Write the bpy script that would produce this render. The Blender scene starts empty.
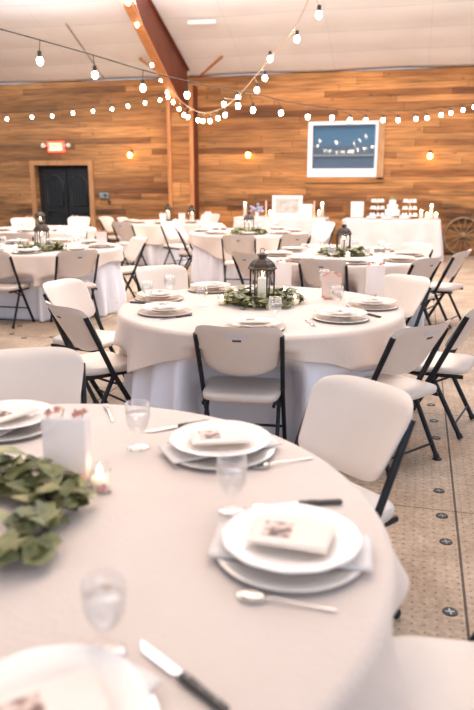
import bpy, math, random
from mathutils import Vector, Matrix, noise
random.seed(7)
S = bpy.context.scene; COL = S.collection
PI = math.pi
# ------------------------------------------------------------------ camera
F = 690.0; PITCH = math.radians(14.2); YAW = math.radians(14.5); CH = 1.55
cam = bpy.data.objects.new('camera', bpy.data.cameras.new('camera')); COL.objects.link(cam)
cam.location = (0, 0, CH); cam.rotation_euler = (PI/2-PITCH, 0, YAW)
cam.data.sensor_fit = 'VERTICAL'; cam.data.sensor_height = 36.0; cam.data.lens = F*36/710
cam.data.clip_start = .05
cam.data.dof.use_dof = True; cam.data.dof.focus_distance = 3.9; cam.data.dof.aperture_fstop = 2.2
S.camera = cam
# ------------------------------------------------------------------ world, lights, exposure
W = bpy.data.worlds.new('sky'); S.world = W; W.use_nodes = True
bg = W.node_tree.nodes['Background']; bg.inputs[0].default_value = (.76, .83, 1, 1); bg.inputs[1].default_value = .78
def area(name, loc, rot, sx, sy, power, col):
    l = bpy.data.lights.new(name, 'AREA'); l.shape = 'RECTANGLE'; l.size = sx; l.size_y = sy
    l.energy = power; l.color = col
    o = bpy.data.objects.new(name, l); o.location = loc; o.rotation_euler = rot; COL.objects.link(o)
area('bay_door_daylight', (5.5, -4, 3.0), (math.radians(72), 0, math.radians(35)), 6, 4, 160, (.88, .93, 1))
area('hall_lamps_front', (-2, 4.5, 6.3), (0, 0, 0), 7, 5, 300, (1, .76, .56))
area('added_ceiling_fill', (-2, 10.3, 4.45), (PI, 0, 0), 13, 3.5, 1080, (.86, .91, 1))  # added fill aimed up to brighten the ceiling, not an actual fixture
area('hall_lamps_back', (-3.5, 10.5, 4.6), (math.radians(22), 0, 0), 12, 3, 380, (1, .80, .62))
S.view_settings.view_transform = 'Standard'; S.view_settings.look = 'None'
S.view_settings.gamma = 1; S.view_settings.use_curve_mapping = False
S.view_settings.exposure = 0.13
# ------------------------------------------------------------------ pixel -> place
fw = Vector((-math.sin(YAW)*math.cos(PITCH), math.cos(YAW)*math.cos(PITCH), -math.sin(PITCH)))
rt = Vector((math.cos(YAW), math.sin(YAW), 0)); up = rt.cross(fw)
def ray(x, y): return fw + rt*((x-237)/F) - up*((y-355)/F)
def atz(x, y, z):
    r = ray(x, y); return Vector((0, 0, CH)) + r*((z-CH)/r.z)
def atY(x, y, Y):
    r = ray(x, y); return Vector((0, 0, CH)) + r*(Y/r.y)
# ------------------------------------------------------------------ materials
def mat(name, col, rough=.5, metal=0, emit=None, es=0, spec=.5, sheen=0, sss=0):
    m = bpy.data.materials.new(name); m.use_nodes = True
    b = m.node_tree.nodes['Principled BSDF']
    b.inputs['Base Color'].default_value = (*col, 1); b.inputs['Roughness'].default_value = rough
    b.inputs['Metallic'].default_value = metal; b.inputs['Specular IOR Level'].default_value = spec
    if sheen: b.inputs['Sheen Weight'].default_value = sheen
    if emit: b.inputs['Emission Color'].default_value = (*emit, 1); b.inputs['Emission Strength'].default_value = es
    return m
def N(m, t, **k):
    n = m.node_tree.nodes.new(t)
    for a, v in k.items(): setattr(n, a, v)
    return n
def Lk(m, a, b): m.node_tree.links.new(a, b)
def bsdf(m): return m.node_tree.nodes['Principled BSDF']
def vary(m, c1, c2, scale=5, bump=0, bscale=None, detail=4, coord='Object', stretch=None):
    tc = N(m, 'ShaderNodeTexCoord'); nz = N(m, 'ShaderNodeTexNoise')
    nz.inputs['Scale'].default_value = scale; nz.inputs['Detail'].default_value = detail
    src = tc.outputs[coord]
    if stretch:
        mp = N(m, 'ShaderNodeMapping'); mp.inputs['Scale'].default_value = stretch; Lk(m, src, mp.inputs[0]); src = mp.outputs[0]
    Lk(m, src, nz.inputs['Vector'])
    r = N(m, 'ShaderNodeValToRGB'); r.color_ramp.elements[0].position = .35; r.color_ramp.elements[1].position = .65
    r.color_ramp.elements[0].color = (*c1, 1); r.color_ramp.elements[1].color = (*c2, 1)
    Lk(m, nz.outputs['Fac'], r.inputs[0]); Lk(m, r.outputs[0], bsdf(m).inputs['Base Color'])
    if bump:
        n2 = N(m, 'ShaderNodeTexNoise'); n2.inputs['Scale'].default_value = bscale or scale*4
        Lk(m, src, n2.inputs['Vector'])
        bp = N(m, 'ShaderNodeBump'); bp.inputs['Strength'].default_value = bump; bp.inputs['Distance'].default_value = .01
        Lk(m, n2.outputs['Fac'], bp.inputs['Height']); Lk(m, bp.outputs[0], bsdf(m).inputs['Normal'])
    return m
def glassmat(name, tint=(1, 1, 1), k=.75):
    m = bpy.data.materials.new(name); m.use_nodes = True; nt = m.node_tree; nt.nodes.clear()
    o = N(m, 'ShaderNodeOutputMaterial'); t = N(m, 'ShaderNodeBsdfTransparent'); g = N(m, 'ShaderNodeBsdfGlossy')
    t.inputs[0].default_value = (*tint, 1); g.inputs['Roughness'].default_value = .04; g.inputs[0].default_value = (1, 1, 1, 1)
    lw = N(m, 'ShaderNodeLayerWeight'); lw.inputs[0].default_value = .25
    mu = N(m, 'ShaderNodeMath', operation='MULTIPLY_ADD'); mu.inputs[1].default_value = k; mu.inputs[2].default_value = .05
    mx = N(m, 'ShaderNodeMixShader')
    Lk(m, lw.outputs['Facing'], mu.inputs[0]); Lk(m, mu.outputs[0], mx.inputs[0])
    Lk(m, t.outputs[0], mx.inputs[1]); Lk(m, g.outputs[0], mx.inputs[2]); Lk(m, mx.outputs[0], o.inputs[0])
    return m
M = {}
M['linen'] = vary(mat('blush_linen', (.82, .72, .66), .9, sheen=.3), (.66, .55, .48), (.70, .59, .52), 3, .15, 60)
M['white_linen'] = vary(mat('white_linen', (.86, .86, .9), .9, sheen=.2), (.78, .78, .85), (.83, .83, .89), 3, .1, 60)
M['poly'] = vary(mat('off_white_plastic', (.85, .78, .72), .45), (.70, .61, .54), (.73, .64, .57), 6, .12, 260)
M['slot'] = mat('slot_dark', (.03, .03, .035), .6)
M['shade_script_grey'] = mat('hollow_shade_and_script_grey', (.62, .62, .66), .5)  # grey paints the shade in the chair's handle hollow; also the sign script
M['frame'] = vary(mat('charcoal_steel', (.01, .013, .017), .42, spec=.3), (.008, .011, .015), (.014, .018, .023), 20)
M['rubber'] = mat('black_rubber', (.015, .015, .017), .8)
M['china'] = mat('white_china', (.84, .77, .71), .18)
M['charger'] = mat('silver_rim_charger', (.80, .74, .68), .22, .25)
M['rimdark'] = mat('charger_underside_shade', (.25, .23, .22), .3, .3)  # dark tone paints the shadow beneath the charger; reused on cap bars
M['paper'] = mat('card_paper', (.86, .76, .67), .8)
M['whitepaper'] = mat('white_paper', (.80, .72, .69), .8)
M['vellum'] = mat('vellum_paper', (.92, .84, .80), .6); bsdf(M['vellum']).inputs['Alpha'].default_value = .62
M['napkin'] = vary(mat('white_napkin', (.85, .82, .80), .9), (.78, .72, .68), (.83, .77, .73), 20, .2, 200)
M['steel'] = mat('cutlery_steel', (.75, .72, .70), .2, 1)
M['handle'] = vary(mat('knife_handle', (.03, .025, .02), .45), (.02, .018, .016), (.06, .045, .04), 30)
M['glass'] = glassmat('drinking_glass'); M['pane'] = glassmat('pane_glass', (.96, .98, 1), .18)
M['water'] = glassmat('water', (.93, .94, .95), .5)
M['iron'] = vary(mat('lantern_bronze', (.05, .035, .025), .5, .4), (.035, .025, .02), (.09, .06, .045), 25)
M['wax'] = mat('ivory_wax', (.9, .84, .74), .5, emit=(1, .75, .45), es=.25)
M['flame'] = mat('flame', (1, .8, .5), .5, emit=(1, .72, .36), es=40)
M['bulb'] = mat('lit_bulb', (1, .9, .7), .3, emit=(1, .83, .62), es=34)
M['sconce_bulb'] = mat('amber_bulb', (1, .6, .2), .3, emit=(1, .55, .16), es=16)
M['socket'] = mat('bulb_socket', (.05, .045, .04), .6)
M['wire'] = mat('black_wire', (.04, .035, .03), .6)
M['ropewire'] = mat('pale_wire', (.75, .6, .42), .6)
M['beam'] = vary(mat('rust_red_primer', (.20, .05, .025), .5), (.13, .030, .016), (.18, .044, .022), 2)
M['flange'] = vary(mat('orange_trim_and_lit_flange', (.55, .22, .08), .55), (.48, .18, .06), (.62, .27, .10), 3, stretch=(8, 8, 1))  # orange trim wood; on the rafter it paints warm light on steel
M['trimwood'] = vary(mat('pine_trim', (.5, .27, .12), .6), (.42, .21, .09), (.56, .31, .15), 3, stretch=(8, 8, 1))
M['door'] = vary(mat('dark_slate_door', (.014, .024, .033), .45), (.006, .011, .016), (.010, .017, .024), 2)
M['doordark'] = mat('black_doorway', (.006, .007, .008), .7)
M['winwhite'] = mat('white_vinyl', (.85, .88, .92), .5)
M['green1'] = vary(mat('olive_leaf', (.20, .22, .09), .5), (.075, .09, .028), (.22, .22, .08), 30)
M['green2'] = vary(mat('pale_leaf', (.38, .38, .20), .5), (.20, .20, .075), (.42, .38, .18), 25)
M['pink'] = vary(mat('pink_petal', (.75, .35, .28), .6), (.62, .25, .2), (.85, .5, .42), 40)
M['orange'] = mat('orange_petal', (.85, .3, .06), .6)
M['wheel'] = vary(mat('weathered_wheel_wood', (.3, .18, .1), .7), (.20, .11, .055), (.34, .21, .12), 12)
M['iron_rim'] = mat('wheel_iron', (.12, .09, .07), .6, .5)
M['cake'] = vary(mat('white_icing', (.9, .88, .85), .6), (.88, .85, .82), (.92, .9, .88), 20, .3, 50)
M['pinkwax'] = mat('blush_taper', (.8, .5, .42), .5)
M['lilac'] = vary(mat('lilac_bloom', (.42, .45, .62), .8), (.32, .36, .55), (.6, .6, .72), 40)
M['gold'] = mat('gold_metal', (.7, .48, .25), .3, .8)
M['red'] = mat('exit_red', (.8, .08, .04), .5, emit=(1, .12, .06), es=2.2)
M['exitface'] = mat('exit_face', (.9, .75, .65), .5, emit=(1, .62, .45), es=1.0)
M['greybox'] = mat('grey_box', (.22, .27, .30), .5)
M['lampwhite'] = mat('lamp_head', (.85, .83, .8), .4)
M['ceilbar'] = mat('white_strip', (.85, .85, .84), .4)
M['cap'] = mat('black_cap', (.02, .018, .016), .55)
M['rodgrey'] = mat('grey_rod', (.35, .3, .27), .5)

def print_mat():          # small printed photograph: dark figures on pale ground
    m = mat('photo_print', (.5, .35, .3), .5)
    tc = N(m, 'ShaderNodeTexCoord'); nz = N(m, 'ShaderNodeTexNoise'); nz.inputs['Scale'].default_value = 38; nz.inputs['Detail'].default_value = 2
    Lk(m, tc.outputs['Object'], nz.inputs['Vector'])
    r = N(m, 'ShaderNodeValToRGB'); e = r.color_ramp.elements
    e[0].position = .38; e[0].color = (.10, .05, .04, 1); e[1].position = .58; e[1].color = (.72, .56, .48, 1)
    x = r.color_ramp.elements.new(.48); x.color = (.42, .24, .18, 1)
    Lk(m, nz.outputs['Fac'], r.inputs[0]); Lk(m, r.outputs[0], bsdf(m).inputs['Base Color']); return m
M['print'] = print_mat()
def picture_mat():
    m = mat('landscape_photo', (.5, .5, .5), .25)
    tc = N(m, 'ShaderNodeTexCoord'); wv = N(m, 'ShaderNodeTexNoise'); wv.inputs['Scale'].default_value = 9; wv.inputs['Detail'].default_value = 4
    Lk(m, tc.outputs['Object'], wv.inputs['Vector'])
    r = N(m, 'ShaderNodeValToRGB'); r.color_ramp.elements[0].color = (.18, .17, .16, 1); r.color_ramp.elements[1].color = (.75, .7, .66, 1)
    Lk(m, wv.outputs['Fac'], r.inputs[0]); Lk(m, r.outputs[0], bsdf(m).inputs['Base Color']); return m
M['picture'] = picture_mat()

def math_node(m, op, a, b=None, c=None):
    n = N(m, 'ShaderNodeMath', operation=op)
    for i, v in enumerate((a, b, c)):
        if v is None: continue
        if isinstance(v, (int, float)): n.inputs[i].default_value = v
        else: Lk(m, v, n.inputs[i])
    return n.outputs[0]
def plank_mat(name, board=.125, ax='X'):
    m = mat(name, (.5, .3, .15), .65)
    tc = N(m, 'ShaderNodeTexCoord'); sp = N(m, 'ShaderNodeSeparateXYZ'); Lk(m, tc.outputs['Object'], sp.inputs[0])
    X, Z = sp.outputs[ax], sp.outputs['Z']
    zr = math_node(m, 'DIVIDE', Z, board); row = math_node(m, 'FLOOR', zr)
    w1 = N(m, 'ShaderNodeTexWhiteNoise', noise_dimensions='1D'); Lk(m, row, w1.inputs['W'])
    xo = math_node(m, 'MULTIPLY_ADD', w1.outputs['Value'], 7.3, X); xc = math_node(m, 'DIVIDE', xo, 2.6); colm = math_node(m, 'FLOOR', xc)
    cb = N(m, 'ShaderNodeCombineXYZ'); Lk(m, row, cb.inputs[0]); Lk(m, colm, cb.inputs[1])
    w2 = N(m, 'ShaderNodeTexWhiteNoise', noise_dimensions='2D'); Lk(m, cb.outputs[0], w2.inputs['Vector'])
    r = N(m, 'ShaderNodeValToRGB'); el = r.color_ramp.elements
    el[0].position = 0; el[0].color = (.17, .055, .014, 1); el[1].position = 1; el[1].color = (.58, .26, .085, 1)
    for p, c in ((.12, (.30, .11, .028, 1)), (.4, (.42, .175, .05, 1)), (.75, (.50, .225, .07, 1))):
        e = el.new(p); e.color = c
    Lk(m, w2.outputs['Value'], r.inputs[0])
    # grain, stretched along the board
    mp = N(m, 'ShaderNodeMapping'); mp.inputs['Scale'].default_value = (1.2, 1.2, 22) if ax == 'X' else (1.2, 1.2, 22)
    Lk(m, tc.outputs['Object'], mp.inputs[0])
    g = N(m, 'ShaderNodeTexNoise'); g.inputs['Scale'].default_value = 1.6; g.inputs['Detail'].default_value = 5; Lk(m, mp.outputs[0], g.inputs['Vector'])
    gr = N(m, 'ShaderNodeMapRange'); gr.inputs[1].default_value = .3; gr.inputs[2].default_value = .7; gr.inputs[3].default_value = .62; gr.inputs[4].default_value = 1.38
    Lk(m, g.outputs['Fac'], gr.inputs[0])
    # large weathering patches: greyer boards to the left, redder ones low down
    b = N(m, 'ShaderNodeTexNoise'); b.inputs['Scale'].default_value = .55; b.inputs['Detail'].default_value = 2
    mp2 = N(m, 'ShaderNodeMapping'); mp2.inputs['Scale'].default_value = (.7, .7, 3); Lk(m, tc.outputs['Object'], mp2.inputs[0]); Lk(m, mp2.outputs[0], b.inputs['Vector'])
    br = N(m, 'ShaderNodeMapRange'); br.inputs[1].default_value = .35; br.inputs[2].default_value = .7; br.inputs[3].default_value = .6; br.inputs[4].default_value = 1.25
    Lk(m, b.outputs['Fac'], br.inputs[0])
    # knots
    vo = N(m, 'ShaderNodeTexVoronoi'); vo.inputs['Scale'].default_value = 2.3
    mp3 = N(m, 'ShaderNodeMapping'); mp3.inputs['Scale'].default_value = (1, 1, 2.4); Lk(m, tc.outputs['Object'], mp3.inputs[0]); Lk(m, mp3.outputs[0], vo.inputs['Vector'])
    kn = N(m, 'ShaderNodeMapRange'); kn.inputs[1].default_value = .05; kn.inputs[2].default_value = .13; kn.inputs[3].default_value = .5; kn.inputs[4].default_value = 1
    Lk(m, vo.outputs['Distance'], kn.inputs[0])
    # gaps between boards
    fr = math_node(m, 'FRACT', zr); gp = math_node(m, 'GREATER_THAN', fr, .06)
    gm = math_node(m, 'MULTIPLY_ADD', gp, .5, .5)
    fx = math_node(m, 'FRACT', xc); gx = math_node(m, 'MULTIPLY_ADD', math_node(m, 'GREATER_THAN', fx, .005), .5, .5)
    tot = math_node(m, 'MULTIPLY', math_node(m, 'MULTIPLY', gr.outputs[0], br.outputs[0]), math_node(m, 'MULTIPLY', math_node(m, 'MULTIPLY', gm, gx), kn.outputs[0]))
    # damp, dark stains on the lower boards
    st = N(m, 'ShaderNodeTexNoise'); st.inputs['Scale'].default_value = 1.1; st.inputs['Detail'].default_value = 4
    mp4 = N(m, 'ShaderNodeMapping'); mp4.inputs['Scale'].default_value = (.8, .8, 7); Lk(m, tc.outputs['Object'], mp4.inputs[0]); Lk(m, mp4.outputs[0], st.inputs['Vector'])
    s1_ = N(m, 'ShaderNodeMapRange'); s1_.inputs[1].default_value = .48; s1_.inputs[2].default_value = .60; Lk(m, st.outputs['Fac'], s1_.inputs[0])
    s2_ = N(m, 'ShaderNodeMapRange'); s2_.inputs[1].default_value = 1.75; s2_.inputs[2].default_value = .9; Lk(m, Z, s2_.inputs[0])
    stn = math_node(m, 'SUBTRACT', 1, math_node(m, 'MULTIPLY', math_node(m, 'MULTIPLY', s1_.outputs[0], s2_.outputs[0]), .62))
    tot = math_node(m, 'MULTIPLY', tot, stn)
    # greyer towards the left end of the wall
    gl = N(m, 'ShaderNodeMapRange'); gl.inputs[1].default_value = -5.6; gl.inputs[2].default_value = -8.6; gl.inputs[3].default_value = 0; gl.inputs[4].default_value = .45
    Lk(m, X, gl.inputs[0])
    mg = N(m, 'ShaderNodeMixRGB'); mg.inputs[2].default_value = (.40, .27, .15, 1); Lk(m, gl.outputs[0], mg.inputs[0]); Lk(m, r.outputs[0], mg.inputs[1])
    vm = N(m, 'ShaderNodeVectorMath', operation='SCALE'); Lk(m, mg.outputs[0], vm.inputs[0]); Lk(m, tot, vm.inputs['Scale'])
    Lk(m, vm.outputs[0], bsdf(m).inputs['Base Color'])
    bp = N(m, 'ShaderNodeBump'); bp.inputs['Strength'].default_value = .4; bp.inputs['Distance'].default_value = .02; Lk(m, gm, bp.inputs['Height']); Lk(m, bp.outputs[0], bsdf(m).inputs['Normal'])
    return m
M['planks'] = plank_mat('barn_boards')
def floor_mat():
    m = mat('perforated_floor_panels', (.45, .35, .27), .7, spec=.3)
    tc = N(m, 'ShaderNodeTexCoord'); sp = N(m, 'ShaderNodeSeparateXYZ'); Lk(m, tc.outputs['Object'], sp.inputs[0])
    X, Y = sp.outputs['X'], sp.outputs['Y']
    n1 = N(m, 'ShaderNodeTexNoise'); n1.inputs['Scale'].default_value = 2.2; n1.inputs['Detail'].default_value = 6; n1.inputs['Roughness'].default_value = .65
    Lk(m, tc.outputs['Object'], n1.inputs['Vector'])
    r = N(m, 'ShaderNodeValToRGB'); el = r.color_ramp.elements
    el[0].position = .3; el[0].color = (.28, .195, .135, 1); el[1].position = .72; el[1].color = (.52, .40, .30, 1)
    Lk(m, n1.outputs['Fac'], r.inputs[0])
    n2 = N(m, 'ShaderNodeTexNoise'); n2.inputs['Scale'].default_value = 45; n2.inputs['Detail'].default_value = 3; Lk(m, tc.outputs['Object'], n2.inputs['Vector'])
    n2r = N(m, 'ShaderNodeMapRange'); n2r.inputs[1].default_value = .3; n2r.inputs[2].default_value = .7; n2r.inputs[3].default_value = .8; n2r.inputs[4].default_value = 1.2; Lk(m, n2.outputs['Fac'], n2r.inputs[0])
    def frac(v, s, off): return math_node(m, 'FRACT', math_node(m, 'DIVIDE', math_node(m, 'SUBTRACT', v, off), s))
    # small drain holes on a 4.4 cm grid
    hx = math_node(m, 'SUBTRACT', frac(X, .044, 0), .5); hy = math_node(m, 'SUBTRACT', frac(Y, .044, 0), .5)
    d = math_node(m, 'ADD', math_node(m, 'MULTIPLY', hx, hx), math_node(m, 'MULTIPLY', hy, hy))
    hole = math_node(m, 'MULTIPLY_ADD', math_node(m, 'GREATER_THAN', d, .016), .42, .58)
    sx = frac(X, 1.22, .254); sy = frac(Y, 1.47, 3.205)
    s1 = math_node(m, 'MULTIPLY_ADD', math_node(m, 'GREATER_THAN', sx, .009), .8, .2)
    s2 = math_node(m, 'MULTIPLY_ADD', math_node(m, 'GREATER_THAN', sy, .007), .55, .45)
    tot = math_node(m, 'MULTIPLY', math_node(m, 'MULTIPLY', hole, n2r.outputs[0]), math_node(m, 'MULTIPLY', s1, s2))
    vm = N(m, 'ShaderNodeVectorMath', operation='SCALE'); Lk(m, r.outputs[0], vm.inputs[0]); Lk(m, tot, vm.inputs['Scale'])
    Lk(m, vm.outputs[0], bsdf(m).inputs['Base Color']); return m
M['floor'] = floor_mat()
def ceil_mat():
    m = mat('white_vinyl_insulation', (.83, .82, .81), .55)
    tc = N(m, 'ShaderNodeTexCoord'); sp = N(m, 'ShaderNodeSeparateXYZ'); Lk(m, tc.outputs['Object'], sp.inputs[0])
    fy = math_node(m, 'FRACT', math_node(m, 'DIVIDE', sp.outputs['Y'], .62))
    seam = math_node(m, 'MULTIPLY_ADD', math_node(m, 'GREATER_THAN', fy, .035), .12, .88)
    fx = math_node(m, 'FRACT', math_node(m, 'DIVIDE', sp.outputs['X'], 1.9))
    seam2 = math_node(m, 'MULTIPLY_ADD', math_node(m, 'GREATER_THAN', fx, .012), .07, .93)
    nz = N(m, 'ShaderNodeTexNoise'); nz.inputs['Scale'].default_value = 1.3; nz.inputs['Detail'].default_value = 3; Lk(m, tc.outputs['Object'], nz.inputs['Vector'])
    mr = N(m, 'ShaderNodeMapRange'); mr.inputs[3].default_value = .9; mr.inputs[4].default_value = 1.06; Lk(m, nz.outputs['Fac'], mr.inputs[0])
    vm = N(m, 'ShaderNodeVectorMath', operation='SCALE'); vm.inputs[0].default_value = (.90, .89, .89)
    Lk(m, math_node(m, 'MULTIPLY', math_node(m, 'MULTIPLY', seam, seam2), mr.outputs[0]), vm.inputs['Scale']); Lk(m, vm.outputs[0], bsdf(m).inputs['Base Color'])
    bp = N(m, 'ShaderNodeBump'); bp.inputs['Strength'].default_value = .5; bp.inputs['Distance'].default_value = .03; Lk(m, seam, bp.inputs['Height']); Lk(m, bp.outputs[0], bsdf(m).inputs['Normal'])
    return m
M['ceiling'] = ceil_mat()
def blind_mat():
    m = mat('blue_grey_siding', (.3, .42, .55), .5)
    tc = N(m, 'ShaderNodeTexCoord'); sp = N(m, 'ShaderNodeSeparateXYZ'); Lk(m, tc.outputs['Object'], sp.inputs[0])
    fz = math_node(m, 'FRACT', math_node(m, 'DIVIDE', sp.outputs['Z'], .11))
    r = N(m, 'ShaderNodeValToRGB'); r.color_ramp.elements[0].color = (.10, .17, .24, 1); r.color_ramp.elements[1].color = (.26, .38, .50, 1)
    r.color_ramp.elements[1].position = .35; Lk(m, fz, r.inputs[0]); Lk(m, r.outputs[0], bsdf(m).inputs['Base Color']); return m
M['blind'] = blind_mat()

# ------------------------------------------------------------------ mesh builder
class MB:
    def __init__(s): s.v = []; s.f = []; s.sm = []
    def add(s, vs, fs, smooth=True, mtx=None):
        o = len(s.v); s.v += [tuple(mtx @ Vector(p)) if mtx else tuple(p) for p in vs]
        s.f += [tuple(i+o for i in q) for q in fs]; s.sm += [smooth]*len(fs); return s
    def box(s, c, d, mtx=None, bev=0):
        x, y, z = [q/2 for q in d]; cx, cy, cz = c
        if bev <= 0:
            vs = [(cx+a*x, cy+b*y, cz+e*z) for a in (-1, 1) for b in (-1, 1) for e in (-1, 1)]
            fs = [(0, 1, 3, 2), (4, 6, 7, 5), (0, 4, 5, 1), (2, 3, 7, 6), (0, 2, 6, 4), (1, 5, 7, 3)]
            return s.add(vs, fs, False, mtx)
        # rounded-plan box with chamfered top and bottom
        loops = []
        for (ins, zz) in ((bev, -z), (0, -z+bev), (0, z-bev), (bev, z)):
            lp = []
            for k, (sx, sy) in enumerate(((1, 1), (-1, 1), (-1, -1), (1, -1))):
                for j in range(4):
                    a = PI/2*k + PI/2*j/3
                    lp.append((cx+sx*(x-2*bev)+math.cos(a)*(2*bev-ins), cy+sy*(y-2*bev)+math.sin(a)*(2*bev-ins), cz+zz))
            loops.append(lp)
        return s.loft(loops, True, mtx)
    def loft(s, loops, cap=True, mtx=None, smooth=True, closed=True):
        n = len(loops[0]); vs = [p for l in loops for p in l]; fs = []
        for i in range(len(loops)-1):
            for j in range(n if closed else n-1):
                a = i*n+j; b = i*n+(j+1) % n; fs.append((a, b, b+n, a+n))
        s.add(vs, fs, smooth, mtx)
        if cap:
            s.add(loops[0], [tuple(range(n))[::-1]], False, mtx); s.add(loops[-1], [tuple(range(n))], False, mtx)
        return s
    def lathe(s, prof, n=24, c=(0, 0, 0), mtx=None, cap=False, scal=0, nsc=0):
        loops = []
        for r, z in prof:
            loops.append([(c[0]+r*(1+scal*math.cos(nsc*2*PI*j/n))*math.cos(2*PI*j/n), c[1]+r*(1+scal*math.cos(nsc*2*PI*j/n))*math.sin(2*PI*j/n), c[2]+z) for j in range(n)])
        return s.loft(loops, cap, mtx)
    def tube(s, pts, r, n=8, flat=1.0, side=None, cap=True):
        pts = [Vector(p) for p in pts]; loops = []
        for i, p in enumerate(pts):
            d = (pts[min(i+1, len(pts)-1)]-pts[max(i-1, 0)]).normalized()
            u = Vector(side) if side else (Vector((0, 0, 1)) if abs(d.z) < .9 else Vector((1, 0, 0)))
            a = (u - d*u.dot(d)).normalized(); b = d.cross(a)
            rr = r[i] if isinstance(r, (list, tuple)) else r
            loops.append([tuple(p + a*(rr*flat*math.cos(2*PI*j/n)) + b*(rr*math.sin(2*PI*j/n))) for j in range(n)])
        return s.loft(loops, cap)
    def ball(s, c, r, n=10, sz=1.0, mtx=None):
        m = n//2; return s.lathe([(max(r*math.sin(PI*i/m), 1e-4), -r*sz*math.cos(PI*i/m)) for i in range(m+1)], n, c, mtx)
    def build(s, name, m, parent=None, loc=None):
        me = bpy.data.meshes.new(name); me.from_pydata(s.v, [], s.f); me.update()
        me.polygons.foreach_set('use_smooth', s.sm)
        me.materials.append(M[m] if isinstance(m, str) else m)
        o = bpy.data.objects.new(name, me); COL.objects.link(o)
        if parent: o.parent = parent
        if loc is not None: o.location = loc
        return o
LABELS = {}
def tag(o, label, cat, group=None):
    o['label'] = label; o['category'] = cat
    if group: o['group'] = group
    LABELS.setdefault(label, []).append(o.name)
    return o
def thing(name, label, cat, loc=(0, 0, 0), rz=0, group=None):
    o = bpy.data.objects.new(name, None); o.empty_display_size = .05; COL.objects.link(o)
    o.location = loc; o.rotation_euler = (0, 0, rz)
    return tag(o, label, cat, group)
def struct(o): o['kind'] = 'structure'; return o
CH_OF = {}
def dup(root, loc, rz=0, label=None, group=None, scale=None):
    def cp(o, par):
        c = o.copy(); COL.objects.link(c)
        if par: c.parent = par
        for ch in CH_OF.get(o.name) or list(o.children): cp(ch, c)
        return c
    if root.name not in CH_OF: CH_OF[root.name] = list(root.children)
    r = cp(root, None); r.location = loc; r.rotation_euler = (0, 0, rz)
    r.scale = (scale or 1,)*3
    if label: r['label'] = label; LABELS.setdefault(label, []).append(r.name)
    if group: r['group'] = group
    return r
class Proto:                      # first placing moves the prototype, later ones copy it
    def __init__(s, o): s.o = o; s.used = False
    def put(s, loc, rz, label, group=None):
        if not s.used:
            s.used = True; o = s.o; o.location = loc; o.rotation_euler = (0, 0, rz)
            LABELS.pop(o['label'], None); o['label'] = label; LABELS.setdefault(label, []).append(o.name)
            if group: o['group'] = group
            return o
        return dup(s.o, loc, rz, label, group)

# ------------------------------------------------------------------ shell
WY = 15.5; WZ = 3.76; SL = .41
def flat(name, m, vs): return struct(MB().add(vs, [tuple(range(len(vs)))], False).build(name, m))
mb = MB().box((-2, 6, -.05), (22, 20.2, .1)); struct(mb.build('floor', 'floor'))
# back wall with openings for the doorway and window
D0, D1, DZ = -9.05, -7.62, 1.9
W0, W1, WZ0, WZ1 = -2.42, -.93, 1.62, 2.77
mb = MB()
def wallbox(x0, x1, z0, z1): mb.box(((x0+x1)/2, WY+.1, (z0+z1)/2), (x1-x0, .2, z1-z0))
wallbox(-13, D0, 0, WZ); wallbox(D0, D1, DZ, WZ); wallbox(D1, W0, 0, WZ)
wallbox(W0, W1, 0, WZ0); wallbox(W0, W1, WZ1, WZ); wallbox(W1, 9, 0, WZ)
struct(mb.build('wall_back', 'planks'))
mb = MB().box((-13.1, 6, 1.88), (.2, 20, WZ)); struct(mb.build('wall_left', 'planks'))
# roof underside rising from the back wall towards the camera, sagging between purlins
mb = MB(); ny = 120; nx = 30; vs = []; fs = []
for i in range(ny+1):
    Y = WY+.05-14.5*i/ny
    for j in range(nx+1):
        X = -13+22*j/nx
        sag = .02*abs(math.sin(PI*(Y)/.62)) + .015*math.sin(X*2.1)*math.sin(Y*1.3)
        vs.append((X, Y, WZ+SL*(WY+.05-Y)-sag+.02))
for i in range(ny):
    for j in range(nx): a = i*(nx+1)+j; fs.append((a, a+1, a+nx+2, a+nx+1))
mb.add(vs, fs); o = mb.build('ceiling', 'ceiling'); struct(o)
sm = o.modifiers.new('s', 'SOLIDIFY'); sm.thickness = .08; sm.offset = -1
# door set in the wall
mb = MB()
mb.box(((D0+D1)/2, WY+.17, DZ/2), (D1-D0, .04, DZ)); back = mb.build('door_1', 'doordark'); struct(back)
half = (D1-D0-.16)/2
for k in range(2):
    x0 = D0+.14+k*half
    f = MB().box((x0+half/2, WY+.12, DZ/2-.03), (half-.02, .05, DZ-.1))
    leaf = f.build('door_leaf', 'door', back)
    # arched raised panel with planks
    g = MB(); n = 12; cx = x0+half/2; w = half/2-.11
    outline = [(cx-w, .95), (cx-w, 1.52)] + [(cx-w+2*w*i/n, 1.52+.16*math.sin(PI*i/n)) for i in range(1, n)] + [(cx+w, 1.52), (cx+w, .95)]
    g.tube([(p[0], WY+.09, p[1]) for p in outline+[outline[0]]], .018, 6)
    for q in range(1, 5): g.box((cx-w+2*w*q/5, WY+.093, 1.25), (.012, .01, .62))
    g.tube([(cx-w, WY+.09, .2), (cx-w, WY+.09, .8), (cx+w, WY+.09, .8), (cx+w, WY+.09, .2), (cx-w, WY+.09, .2)], .018, 6)
    g.build('arched_panel', mat('panel_moulding', (.02, .035, .045), .4), leaf)
mb = MB(); t = .11
mb.box((D0-t/2, WY-.03, (DZ+t)/2), (t, .07, DZ+t)); mb.box((D1+t/2, WY-.03, (DZ+t)/2), (t, .07, DZ+t)); mb.box(((D0+D1)/2, WY-.03, DZ+t/2), (D1-D0, .07, t))
mb.build('door_frame', 'trimwood', back)
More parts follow.
